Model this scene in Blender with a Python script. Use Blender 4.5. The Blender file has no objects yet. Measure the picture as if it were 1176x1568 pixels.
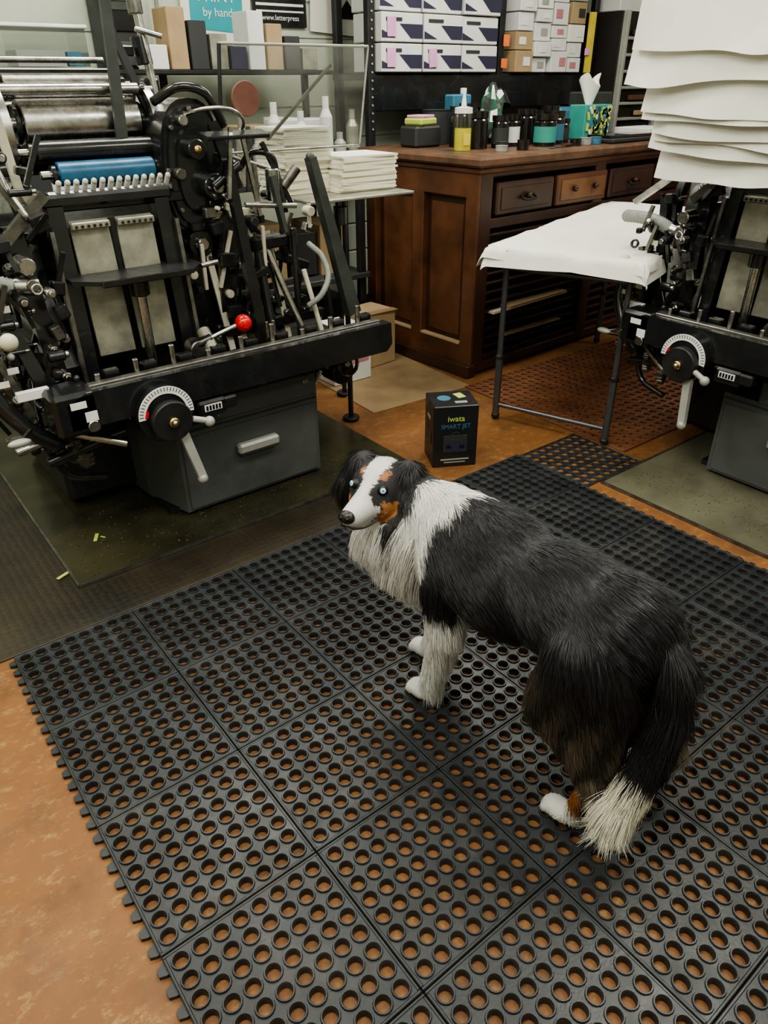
import bpy, bmesh, math, random
import numpy as np
from mathutils import Vector, Matrix, kdtree
random.seed(7); rng=np.random.default_rng(7)
COL=bpy.context.scene.collection
try: bpy.context.scene.view_settings.look='AgX - Medium High Contrast'
except Exception: pass

# ------------------------------------------------------------------ materials
def mat(name,col,rough=.5,metal=0.,var=.15,scale=8.,bump=0.,bscale=60.,col2=None,spec=.5,trans=0.,emis=0.,coat=0.,alpha=1.,rvar=.1,dirt=None):
    m=bpy.data.materials.new(name); m.use_nodes=True; nt=m.node_tree; N=nt.nodes; L=nt.links
    b=N['Principled BSDF']; tc=N.new('ShaderNodeTexCoord')
    no=N.new('ShaderNodeTexNoise'); no.inputs['Scale'].default_value=scale; no.inputs['Detail'].default_value=6; no.inputs['Roughness'].default_value=.6
    L.new(tc.outputs['Object'],no.inputs['Vector'])
    cr=N.new('ShaderNodeValToRGB'); c=Vector(col[:3]); c2=Vector(col2) if col2 else c*(1-var)
    c1=c if col2 else c*(1+var*.5)
    cr.color_ramp.elements[0].position=.35; cr.color_ramp.elements[1].position=.68
    cr.color_ramp.elements[0].color=(*c1,1); cr.color_ramp.elements[1].color=(*c2,1)
    L.new(no.outputs['Fac'],cr.inputs['Fac']); out=cr.outputs['Color']
    if dirt:  # dust / grime laid in world space so that instanced parts differ
        ge=N.new('ShaderNodeNewGeometry'); n3=N.new('ShaderNodeTexNoise'); n3.inputs['Scale'].default_value=dirt[1]; n3.inputs['Detail'].default_value=10; n3.inputs['Roughness'].default_value=.75
        L.new(ge.outputs['Position'],n3.inputs['Vector']); r3=N.new('ShaderNodeValToRGB'); r3.color_ramp.elements[0].position=.52; r3.color_ramp.elements[1].position=.72; r3.color_ramp.elements[1].color=(dirt[2],)*3+(1,)
        L.new(n3.outputs['Fac'],r3.inputs['Fac']); mx=N.new('ShaderNodeMixRGB'); L.new(r3.outputs['Color'],mx.inputs[0]); L.new(out,mx.inputs[1]); mx.inputs[2].default_value=(*dirt[0],1); out=mx.outputs[0]
    L.new(out,b.inputs['Base Color'])
    mr=N.new('ShaderNodeMapRange'); mr.inputs['To Min'].default_value=max(0,rough-rvar); mr.inputs['To Max'].default_value=min(1,rough+rvar)
    no2=N.new('ShaderNodeTexNoise'); no2.inputs['Scale'].default_value=scale*2.3; L.new(tc.outputs['Object'],no2.inputs['Vector'])
    L.new(no2.outputs['Fac'],mr.inputs['Value']); L.new(mr.outputs['Result'],b.inputs['Roughness'])
    b.inputs['Metallic'].default_value=metal; b.inputs['Specular IOR Level'].default_value=spec
    b.inputs['Transmission Weight'].default_value=trans; b.inputs['Coat Weight'].default_value=coat
    if emis: b.inputs['Emission Color'].default_value=(*col[:3],1); b.inputs['Emission Strength'].default_value=emis
    if bump:
        nb=N.new('ShaderNodeTexNoise'); nb.inputs['Scale'].default_value=bscale; nb.inputs['Detail'].default_value=4; L.new(tc.outputs['Object'],nb.inputs['Vector'])
        bp=N.new('ShaderNodeBump'); bp.inputs['Strength'].default_value=bump; bp.inputs['Distance'].default_value=.004
        L.new(nb.outputs['Fac'],bp.inputs['Height']); L.new(bp.outputs['Normal'],b.inputs['Normal'])
    return m
M={}
M['black']=mat('press_black_enamel',(.012,.013,.014),.25,0,.3,10,.05,40,coat=.35,dirt=((.045,.040,.032),9,.5))
M['black2']=mat('press_black_satin',(.019,.020,.021),.42,.2,.4,14,.08,60,dirt=((.05,.043,.033),9,.5))
M['grey']=mat('press_grey_paint',(.084,.090,.090),.42,0,.14,5,.03,50,dirt=((.045,.042,.036),6,.6))
M['greyd']=mat('dark_grey',(.035,.037,.038),.5,0,.15,5)  # plain dark grey for seams, table frames, baseboard and small labels
M['steel']=mat('bright_steel',(.50,.49,.46),.27,1,.35,20,.03,80)
M['steeld']=mat('oiled_steel',(.22,.21,.19),.36,.9,.4,25,.06,90)
M['alu']=mat('worn_metal_plate',(.35,.34,.28),.42,.6,.35,14,.05,60)
M['handle']=mat('handle_grey',(.36,.36,.33),.45,.2,.1,12)
M['ivory']=mat('ivory_paint',(.58,.55,.43),.5,0,.15,12)
M['white']=mat('white_plastic',(.75,.75,.72),.45,0,.1,12)
M['red']=mat('red_knob',(.62,.010,.012),.18,0,.1,8,coat=.6)
M['blue']=mat('blue_ink_roller',(.02,.095,.18),.3,0,.3,16)
M['brass']=mat('brass',(.65,.48,.20),.3,1,.2,20)
M['rubber']=mat('black_rubber',(.023,.026,.028),.40,0,.5,6,.12,140,rvar=.16,dirt=((.085,.080,.070),5,.55))
M['olive']=mat('paddle_green_grey',(.050,.056,.050),.45,.1,.3,12)
M['hose']=mat('hose_grey',(.26,.27,.25),.5,0,.2,40)
M['paper']=mat('cream_paper',(.80,.76,.58),.8,0,.06,30,.03,30)
M['paperw']=mat('white_paper',(.77,.755,.68),.8,0,.06,6,.05,12)
M['woodd']=mat('dark_stained_wood',(.062,.027,.015),.36,0,.5,5,.1,60,col2=(.028,.013,.008))
M['woodm']=mat('mid_wood',(.145,.058,.026),.38,0,.5,5,.08,60,col2=(.06,.025,.012))
M['woodo']=mat('orange_wood',(.20,.095,.04),.4,0,.5,5,.08,60,col2=(.11,.046,.02))
M['woodl']=mat('worn_wood_top',(.16,.080,.044),.42,0,.5,9,.1,60,col2=(.05,.030,.019))
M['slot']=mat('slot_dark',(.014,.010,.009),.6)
M['card']=mat('cardboard',(.38,.27,.15),.8,0,.15,8)
M['boxw']=mat('white_carton',(.68,.68,.66),.6,0,.08,8)
M['purple']=mat('deep_purple_print',(.030,.027,.060),.5)
M['pink']=mat('pink_note',(.72,.34,.60),.7)
M['orange']=mat('orange_note',(.85,.20,.06),.7)
M['yellow']=mat('yellow_print',(.70,.56,.08),.5)
M['teal']=mat('teal_print',(.02,.32,.38),.6,0,.1,6)
M['tealb']=mat('teal_label',(.05,.30,.25),.5)
M['jar']=mat('dark_jar',(.015,.012,.012),.15,0,.2,10,coat=.5)
M['boxblk']=mat('black_carton',(.014,.015,.017),.35,0,.2,8)
M['txtblue']=mat('blue_print',(.08,.32,.50),.5)
M['dimblue']=mat('muted_blue_print',(.05,.17,.26),.5)
M['navy']=mat('navy_cloth',(.05,.14,.30),.8)
M['lime']=mat('lime_print',(.46,.56,.12),.5)
M['chip']=mat('ochre_chips',(.11,.085,.035),.7)
M['green']=mat('green_cloth',(.03,.10,.06),.9,0,.3,30)
M['tubes']=mat('grey_leg_tube',(.13,.135,.14),.35,.7,.15,20)
M['pinkd']=mat('dusty_pink',(.5,.2,.22),.7)
def glass(name,col,rough=.05,alpha=.18):
    m=bpy.data.materials.new(name); m.use_nodes=True; nt=m.node_tree; N=nt.nodes; L=nt.links
    for n in list(N):
        if n.type!='OUTPUT_MATERIAL': N.remove(n)
    tr=N.new('ShaderNodeBsdfTransparent'); tr.inputs[0].default_value=(*col,1)
    gl=N.new('ShaderNodeBsdfGlossy'); gl.inputs['Roughness'].default_value=rough
    mx=N.new('ShaderNodeMixShader'); fr=N.new('ShaderNodeLayerWeight'); fr.inputs[0].default_value=.25
    no=N.new('ShaderNodeTexNoise'); no.inputs['Scale'].default_value=7; no.inputs['Detail'].default_value=6
    ad=N.new('ShaderNodeMath'); ad.operation='MULTIPLY_ADD'; L.new(fr.outputs['Fresnel'],ad.inputs[0]); ad.inputs[1].default_value=.6
    sc=N.new('ShaderNodeMath'); sc.operation='MULTIPLY'; L.new(no.outputs['Fac'],sc.inputs[0]); sc.inputs[1].default_value=alpha; L.new(sc.outputs[0],ad.inputs[2])
    L.new(ad.outputs[0],mx.inputs[0]); L.new(tr.outputs[0],mx.inputs[1]); L.new(gl.outputs[0],mx.inputs[2])
    L.new(mx.outputs[0],N['Material Output'].inputs['Surface']); return m
M['acrylic']=glass('clear_acrylic',(.78,.80,.79),.12,.22)
M['bottle']=mat('yellow_liquid',(.66,.58,.08),.15,0,.1,5,trans=.3)

# ------------------------------------------------------------------ builder
def frame(d):
    d=Vector(d).normalized(); a=Vector((0,0,1)) if abs(d.z)<.9 else Vector((1,0,0))
    u=d.cross(a).normalized(); v=d.cross(u).normalized(); return d,u,v
class B:
    def __init__(s): s.v=[];s.f=[];s.m=[];s.s=[];s.mats=[]
    def mi(s,k):
        if k not in s.mats: s.mats.append(k)
        return s.mats.index(k)
    def add(s,vs,fs,m,sm=False):
        o=len(s.v); s.v+= [tuple(x) for x in vs]; k=s.mi(m)
        for f in fs: s.f.append([o+i for i in f]); s.m.append(k); s.s.append(sm)
    def box(s,c,sz,m,bev=0.,R=None):
        hx,hy,hz=[x/2 for x in sz]; c=Vector(c)
        b=min(bev,hx*.49,hy*.49,hz*.49)
        vs=[];fs=[]
        if b<=0:
            for x in(-1,1):
                for y in(-1,1):
                    for z in(-1,1): vs.append(Vector((x*hx,y*hy,z*hz)))
            fs=[(0,1,3,2),(4,6,7,5),(0,4,5,1),(2,3,7,6),(0,2,6,4),(1,5,7,3)]
        else:
            idx={}
            for x in(-1,1):
                for y in(-1,1):
                    for z in(-1,1):
                        idx[x,y,z]=len(vs)
                        vs+= [Vector((x*hx,y*(hy-b),z*(hz-b))),Vector((x*(hx-b),y*hy,z*(hz-b))),Vector((x*(hx-b),y*(hy-b),z*hz))]
            for a in range(3):
                o=[i for i in range(3) if i!=a]
                for sg in(-1,1):
                    q=[]
                    for p,r in((-1,-1),(1,-1),(1,1),(-1,1)):
                        k=[0,0,0];k[a]=sg;k[o[0]]=p;k[o[1]]=r; q.append(idx[tuple(k)]+a)
                    fs.append(q)
                for p in(-1,1):
                    for r in(-1,1):
                        k=[0,0,0];k[o[0]]=p;k[o[1]]=r; k1=k[:];k1[a]=-1;k2=k[:];k2[a]=1
                        i1=idx[tuple(k1)];i2=idx[tuple(k2)]
                        fs.append((i1+o[0],i2+o[0],i2+o[1],i1+o[1]))
            for k in idx.values(): fs.append((k,k+1,k+2))
        if R is not None: vs=[R@v for v in vs]
        s.add([v+c for v in vs],fs,m)
    def lathe(s,p,axis,prof,m,seg=16,smooth=False):
        p=Vector(p);d,u,v=frame(axis)
        def ring(h,r): return [p+d*h+(u*math.cos(2*math.pi*i/seg)+v*math.sin(2*math.pi*i/seg))*r for i in range(seg)]
        if smooth:
            vs=[];fs=[]
            for h,r in prof: vs+=ring(h,r)
            for k in range(len(prof)-1):
                for i in range(seg):
                    j=(i+1)%seg; fs.append((k*seg+i,k*seg+j,(k+1)*seg+j,(k+1)*seg+i))
            s.add(vs,fs,m,True)
        else:
            for (h0,r0),(h1,r1) in zip(prof,prof[1:]):
                vs=ring(h0,r0)+ring(h1,r1)
                s.add(vs,[(i,(i+1)%seg,seg+(i+1)%seg,seg+i) for i in range(seg)],m,abs(h1-h0)>1e-6)
    def cyl(s,p0,p1,r,m,r2=None,seg=14):
        p0=Vector(p0);p1=Vector(p1);d=p1-p0;L=d.length;r2=r if r2 is None else r2
        b=min(.003,r*.2,L*.2)
        s.lathe(p0,d,[(0,0.0001),(0,r-b),(b,r),(L-b,r2),(L,r2-b),(L,0.0001)],m,seg)
    def ball(s,c,r,m,sc=(1,1,1),seg=14,R=None):
        vs=[];fs=[];n=seg//2+2
        for i in range(n+1):
            t=math.pi*i/n
            for j in range(seg):
                a=2*math.pi*j/seg; q=Vector((math.sin(t)*math.cos(a)*r*sc[0],math.sin(t)*math.sin(a)*r*sc[1],math.cos(t)*r*sc[2]))
                if R is not None: q=R@q
                vs.append(q+Vector(c))
        for i in range(n):
            for j in range(seg): k=(j+1)%seg; fs.append((i*seg+j,i*seg+k,(i+1)*seg+k,(i+1)*seg+j))
        s.add(vs,fs,m,True)
    def pipe(s,pts,r,m,seg=8,sub=6,rib=0):
        P=[Vector(p) for p in pts]; Q=[]
        if len(P)>2 and sub>1:
            E=[P[0]*2-P[1]]+P+[P[-1]*2-P[-2]]
            for i in range(1,len(E)-2):
                a,b,c,d=E[i-1],E[i],E[i+1],E[i+2]
                for k in range(sub):
                    t=k/sub; Q.append(.5*((2*b)+(c-a)*t+(2*a-5*b+4*c-d)*t*t+(3*b-a-3*c+d)*t**3))
            Q.append(P[-1])
        else: Q=P
        vs=[];fs=[];u=None
        for i,q in enumerate(Q):
            d=(Q[min(i+1,len(Q)-1)]-Q[max(i-1,0)]).normalized()
            if u is None: _,u,_=frame(d)
            u=(u-d*u.dot(d)).normalized(); w=d.cross(u)
            rr=(r[0]+(r[1]-r[0])*i/(len(Q)-1)) if isinstance(r,tuple) else r
            if rib and i%2: rr*=1+rib
            vs+=[q+(u*math.cos(2*math.pi*j/seg)+w*math.sin(2*math.pi*j/seg))*rr for j in range(seg)]
        for i in range(len(Q)-1):
            for j in range(seg): k=(j+1)%seg; fs.append((i*seg+j,i*seg+k,(i+1)*seg+k,(i+1)*seg+j))
        fs.append(tuple(range(seg))); fs.append(tuple((len(Q)-1)*seg+j for j in range(seg)))
        s.add(vs,fs,m,True)
    def bar(s,p0,p1,w,d,m,w2=None,up=(0,1,0),bev=.003):
        p0=Vector(p0);p1=Vector(p1);z=(p1-p0).normalized();y=Vector(up);y=(y-z*y.dot(z)).normalized();x=y.cross(z)
        w2=w if w2 is None else w2; vs=[]
        for p,ww in((p0,w),(p1,w2)):
            for a,b in((-1,-1),(1,-1),(1,1),(-1,1)): vs.append(p+x*a*ww/2+y*b*d/2)
        s.add(vs,[(0,1,2,3),(4,5,6,7),(0,1,5,4),(1,2,6,5),(2,3,7,6),(3,0,4,7)],m)
    def prism(s,poly,ax,lo,hi,m):
        o=[i for i in range(3) if i!=ax]; vs=[];n=len(poly)
        for h in(lo,hi):
            for a,b in poly: q=[0,0,0];q[ax]=h;q[o[0]]=a;q[o[1]]=b; vs.append(q)
        s.add(vs,[tuple(range(n)),tuple(range(n,2*n))]+[(i,(i+1)%n,n+(i+1)%n,n+i) for i in range(n)],m)
    def gear(s,c,axis,r,th,teeth,m,hub='steel'):
        c=Vector(c);d,u,v=frame(axis);vs=[];n=teeth*4
        for h in(-th/2,th/2):
            for i in range(n):
                a=2*math.pi*i/n; rr=r if i%4 in(0,1) else r*.9
                vs.append(c+d*h+(u*math.cos(a)+v*math.sin(a))*rr)
        s.add(vs,[tuple(range(n)),tuple(range(n,2*n))]+[(i,(i+1)%n,n+(i+1)%n,n+i) for i in range(n)],m)
        s.cyl(c-d*th*1.2,c+d*th*1.2,r*.3,hub)
    def sheet(s,fn,nu,nv,m,smooth=True):
        vs=[fn(i/nu,j/nv) for i in range(nu+1) for j in range(nv+1)]; w=nv+1
        s.add(vs,[(i*w+j,(i+1)*w+j,(i+1)*w+j+1,i*w+j+1) for i in range(nu) for j in range(nv)],m,smooth)
    def mesh(s,name):
        me=bpy.data.meshes.new(name); me.from_pydata(s.v,[],s.f)
        me.polygons.foreach_set('material_index',s.m); me.polygons.foreach_set('use_smooth',s.s)
        for k in s.mats: me.materials.append(M[k])
        bm=bmesh.new(); bm.from_mesh(me); bmesh.ops.recalc_face_normals(bm,faces=bm.faces); bm.to_mesh(me); bm.free()
        return me
    def obj(s,name,loc=(0,0,0),rz=0.,parent=None):
        o=bpy.data.objects.new(name,s.mesh(name)); COL.objects.link(o); o.location=loc; o.rotation_euler=(0,0,rz)
        if parent: o.parent=parent
        return o
def empty(name,loc=(0,0,0),rz=0.):
    o=bpy.data.objects.new(name,None); COL.objects.link(o); o.location=loc; o.rotation_euler=(0,0,rz); o.empty_display_size=.1; return o
def text(name,body,size,loc,rot,m,parent,ex=.0006):
    c=bpy.data.curves.new(name,'FONT'); c.body=body; c.size=size; c.extrude=ex; c.align_x='CENTER'; c.align_y='CENTER'
    c.materials.append(M[m]); o=bpy.data.objects.new(name,c); COL.objects.link(o); o.location=loc; o.rotation_euler=rot; o.parent=parent; return o
def Rz(a): return Matrix.Rotation(a,3,'Z')
def Rx(a): return Matrix.Rotation(a,3,'X')
def Ry(a): return Matrix.Rotation(a,3,'Y')

# ------------------------------------------------------------------ camera
yaw,pit,ro=math.radians(52.25),math.radians(30.87),math.radians(-.47)
F=Vector((math.cos(yaw)*math.cos(pit),math.sin(yaw)*math.cos(pit),-math.sin(pit)))
R0=Vector((math.sin(yaw),-math.cos(yaw),0));U0=R0.cross(F)
Rr=R0*math.cos(ro)+U0*math.sin(ro);Uu=-R0*math.sin(ro)+U0*math.cos(ro)
cd=bpy.data.cameras.new('camera'); cam=bpy.data.objects.new('camera',cd); COL.objects.link(cam)
mw=Matrix.Identity(4)
for i in range(3): mw[i][0]=Rr[i];mw[i][1]=Uu[i];mw[i][2]=-F[i]
mw.translation=Vector((0,0,1.38)); cam.matrix_world=mw
cd.sensor_fit='VERTICAL'; cd.sensor_height=36; cd.sensor_width=27; cd.lens=25.24; cd.clip_start=.02
bpy.context.scene.camera=cam

# ------------------------------------------------------------------ room
def surf_floor():
    m=bpy.data.materials.new('worn_painted_concrete'); m.use_nodes=True; nt=m.node_tree; N=nt.nodes; L=nt.links; b=N['Principled BSDF']
    tc=N.new('ShaderNodeTexCoord')
    def noise(sc,det=8,rg=.65,st=(1,1,1),rot=0):
        mp=N.new('ShaderNodeMapping'); mp.inputs['Scale'].default_value=st; mp.inputs['Rotation'].default_value=(0,0,rot); L.new(tc.outputs['Object'],mp.inputs['Vector'])
        n=N.new('ShaderNodeTexNoise'); n.inputs['Scale'].default_value=sc; n.inputs['Detail'].default_value=det; n.inputs['Roughness'].default_value=rg; L.new(mp.outputs[0],n.inputs['Vector']); return n
    def ramp(n,p0,c0,p1,c1):
        r=N.new('ShaderNodeValToRGB'); r.color_ramp.elements[0].position=p0;r.color_ramp.elements[1].position=p1
        r.color_ramp.elements[0].color=(*c0,1);r.color_ramp.elements[1].color=(*c1,1); L.new(n.outputs['Fac'],r.inputs[0]); return r
    a=ramp(noise(2.2),.3,(.245,.112,.038),.7,(.165,.068,.024))
    s=ramp(noise(20,12,.82,(1,1.8,1),.9),.53,(0,0,0),.61,(.75,.75,.75))
    mx=N.new('ShaderNodeMixRGB'); L.new(s.outputs[0],mx.inputs[0]); L.new(a.outputs[0],mx.inputs[1]); mx.inputs[2].default_value=(.32,.20,.075,1)
    d=ramp(noise(3.7,10,.7),.50,(0,0,0),.68,(.85,.85,.85))
    m2=N.new('ShaderNodeMixRGB'); L.new(d.outputs[0],m2.inputs[0]); L.new(mx.outputs[0],m2.inputs[1]); m2.inputs[2].default_value=(.105,.052,.022,1)
    L.new(m2.outputs[0],b.inputs['Base Color'])
    r=ramp(noise(6),.3,(.40,.40,.40),.7,(.62,.62,.62)); L.new(r.outputs[0],b.inputs['Roughness'])
    b.inputs['Specular IOR Level'].default_value=.35
    bp=N.new('ShaderNodeBump'); bp.inputs['Strength'].default_value=.25; bp.inputs['Distance'].default_value=.003; L.new(noise(40,6).outputs['Fac'],bp.inputs['Height']); L.new(bp.outputs[0],b.inputs['Normal'])
    return m
M['floor']=surf_floor()
M['wall']=mat('pale_green_wall_paint',(.50,.54,.44),.7,0,.08,3)
M['ceil']=mat('white_ceiling_paint',(.75,.74,.70),.8,0,.05,3)
X0,X1,Y0,Y1,H=-2.2,5.4,-2.4,4.15,2.8
def slab(name,lo,hi,m):
    b=B(); b.box([(a+c)/2 for a,c in zip(lo,hi)],[c-a for a,c in zip(lo,hi)],m); return b.obj(name)
slab('floor',(X0,Y0,-.1),(X1,Y1,0),'floor')
wb=B(); wb.box(((X0+X1)/2,Y1+.05,H/2),(X1-X0,.1,H),'wall')
for k in range(14): wb.box(((X0+X1)/2,Y1-.004,.15+k*.17),(X1-X0,.008,.155),'wall',.003)
wb.obj('wall_back')
slab('wall_right',(X1,Y0,0),(X1+.1,Y1,H),'wall'); slab('wall_left',(X0-.1,Y0,0),(X0,Y1,H),'wall')
slab('wall_front',(X0,Y0-.1,0),(X1,Y0,H),'wall'); slab('ceiling',(X0,Y0,H),(X1,Y1,H+.1),'ceil')
slab('baseboard_back',(X0,Y1-.03,0),(X1,Y1-.008,.1),'greyd')
M['tube']=mat('fill_light_tube',(.95,1,.96),.5,0,0,5,emis=4)
for i,(lx,ly) in enumerate([(-1.2,.9),(.4,.7),(2.2,.5),(-.6,2.7),(1.2,2.7),(3.0,2.7),(4.3,1.3),(.9,-1.2)]):
    e=empty('ceiling_fill_light',(lx,ly,H))  # unseen ceiling fixtures; extra ones added as fill to soften the shadows
    b=B(); b.box((0,0,-.03),(1.25,.55,.06),'white',.01)
    for t in(-.16,0,.16): b.cyl((-.58,t,-.075),(.58,t,-.075),.013,'tube')
    b.obj('fixture',parent=e)
    ld=bpy.data.lights.new('fill_area_light','AREA'); ld.shape='RECTANGLE'; ld.size=1.2; ld.size_y=.55; ld.energy=34; ld.color=(1,.985,.88)
    lo=bpy.data.objects.new('fill_area_light',ld); COL.objects.link(lo); lo.location=(0,0,-.1); lo.parent=e
w=bpy.data.worlds.new('world'); bpy.context.scene.world=w; w.use_nodes=True; w.node_tree.nodes['Background'].inputs[0].default_value=(.8,.9,1,1); w.node_tree.nodes['Background'].inputs[1].default_value=.3

# ------------------------------------------------------------------ perforated mats
def tile_mesh(name,S,n,border,rh,zt,mt,ring=True,nseg=16):
    b=B(); c=(S-2*border)/n
    def q(cx,cy):
        rings=[]; pts=[]
        for k in range(nseg):
            a=2*math.pi*k/nseg; ca,sa=math.cos(a),math.sin(a); t=(c/2)/max(abs(ca),abs(sa)); pts.append((cx+ca*t,cy+sa*t,zt-.004))
        rings.append(pts)
        prof=[(rh*1.42,zt-.004),(rh*1.32,zt),(rh*1.14,zt),(rh*1.02,zt-.003),(rh,0)] if ring else [(rh*1.05,zt-.002),(rh,zt-.003),(rh,0)]
        for r,z in prof: rings.append([(cx+math.cos(2*math.pi*k/nseg)*r,cy+math.sin(2*math.pi*k/nseg)*r,z) for k in range(nseg)])
        vs=[p for r in rings for p in r]; fs=[]
        for i in range(len(rings)-1):
            for k in range(nseg):
                j=(k+1)%nseg; fs.append((i*nseg+k,i*nseg+j,(i+1)*nseg+j,(i+1)*nseg+k))
        b.add(vs,fs,mt)
    for i in range(n):
        for j in range(n): q(border+c*(i+.5),border+c*(j+.5))
    g=.0012
    for lo,hi in (((g,g),(S-g,border)),((g,S-border),(S-g,S-g)),((g,border),(border,S-border)),((S-border,border),(S-g,S-border))):
        b.box(((lo[0]+hi[0])/2,(lo[1]+hi[1])/2,(zt-.003)/2),(hi[0]-lo[0],hi[1]-lo[1],zt-.003),mt,.0015)
    return b.mesh(name)
T=.339; ox,oy=.106,1.83; MT=.018
tm=tile_mesh('mat_tile',T,8,.007,.0130,MT,'rubber')
mt=empty('rubber_floor_mat',(0,0,.0005))
for i in range(6):
    for j in range(7):
        o=bpy.data.objects.new('tile_%d_%d'%(i,j),tm); COL.objects.link(o); o.location=(ox+i*T,oy-(j+1)*T,0); o.parent=mt
b=B()
for k in range(7*8):
    y=oy-(k+.5)*T/8
    b.prism([(ox-.015,y-.007),(ox-.015,y+.007),(ox-.003,y+.012),(ox+.002,y+.012),(ox+.002,y-.012),(ox-.003,y-.012)],2,0,.009,'rubber')
    X=ox+6*T; b.prism([(X+.014,y-.008),(X+.014,y+.008),(X-.002,y+.012),(X-.002,y-.012)],2,0,.009,'rubber')
b.obj('edge_tabs',parent=mt)
M['redrub']=mat('red_brown_rubber',(.17,.068,.032),.5,0,.4,7,.1,80)
rm=tile_mesh('red_tile',.5,10,.006,.0165,.010,'redrub',False,8)
e=empty('red_rubber_floor_mat',(2.53,1.57,.0005))
for i in range(3):
    for j in range(2):
        o=bpy.data.objects.new('tile_%d_%d'%(i,j),rm); COL.objects.link(o); o.location=(i*.5,j*.5,0); o.parent=e
dm=tile_mesh('dark_tile',.36,8,.005,.0155,.008,'rubber',False,8)
e=empty('old_black_floor_mat',(2.155,1.47,.0005)); o=bpy.data.objects.new('tile',dm); COL.objects.link(o); o.parent=e
m=mat('wet_dark_rubber',(.018,.016,.012),.45,0,.5,4,col2=(.045,.034,.019)); nt=m.node_tree; N=nt.nodes;L=nt.links
vo=N.new('ShaderNodeTexVoronoi'); vo.inputs['Scale'].default_value=42; vo.inputs['Randomness'].default_value=.25; tc=N.new('ShaderNodeTexCoord'); L.new(tc.outputs['Object'],vo.inputs['Vector'])
bp=N.new('ShaderNodeBump'); bp.inputs['Strength'].default_value=.5; bp.inputs['Distance'].default_value=.004; bp.invert=True; L.new(vo.outputs['Distance'],bp.inputs['Height']); L.new(bp.outputs[0],N['Principled BSDF'].inputs['Normal']); M['hex']=m
b=B(); b.box((.42,2.945,.003),(1.9,2.2,.006),'hex',.002); b.obj('textured_rubber_mat')
M['oily']=mat('oily_steel_sheet',(.074,.070,.038),.22,.3,.5,3.5,.05,25,col2=(.026,.025,.016))
M['oily2']=mat('grey_steel_sheet',(.21,.205,.14),.3,.3,.3,3,.05,25,col2=(.11,.105,.07))
M['beige']=mat('worn_beige_board',(.32,.23,.12),.6,0,.2,4,.05,30,col2=(.20,.13,.07))
b=B(); b.box((1.05,2.95,.010),(1.38,1.8,.008),'oily'); b.box((1.05,2.05,.0125),(1.38,.008,.010),'steeld');b.box((.36,2.95,.0125),(.008,1.8,.010),'steeld')
for k in range(520):
    a=random.uniform(.4,1.6);c=2.08+.45*random.random()**1.6; s=random.uniform(.002,.007); b.box((a,c,.015),(s,s*.7,.0015),random.choice(['chip','chip','woodd','woodm']),0,Rz(random.random()*3))
b.obj('steel_floor_plate')
b=B(); b.box((3.1,.6,.004),(1.74,1.72,.007),'oily2'); b.box((2.23,.6,.006),(.008,1.72,.010),'steeld'); b.box((3.1,1.46,.006),(1.74,.008,.010),'steeld')
for k in range(160):
    a=random.uniform(2.3,2.6);c=random.uniform(.8,1.4); s=random.uniform(.002,.005); b.box((a,c,.008),(s,s*.7,.0015),'woodm',0,Rz(random.random()*3))
b.obj('steel_floor_plate')
b=B(); b.box((2.28,3.0,.002),(.62,.85,.004),'beige',.001,Rz(-.05)); b.obj('floor_board_patch')
b=B()
for (x,y,a) in [(.34,2.14,.4),(.50,2.3,1.1)]:
    b.box((x,y,.016),(.05,.012,.001),'lime',0,Rz(a)); b.box((x+.02,y-.012,.016),(.02,.006,.001),'lime',0,Rz(a+1))
b.obj('paper_scraps')

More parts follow.
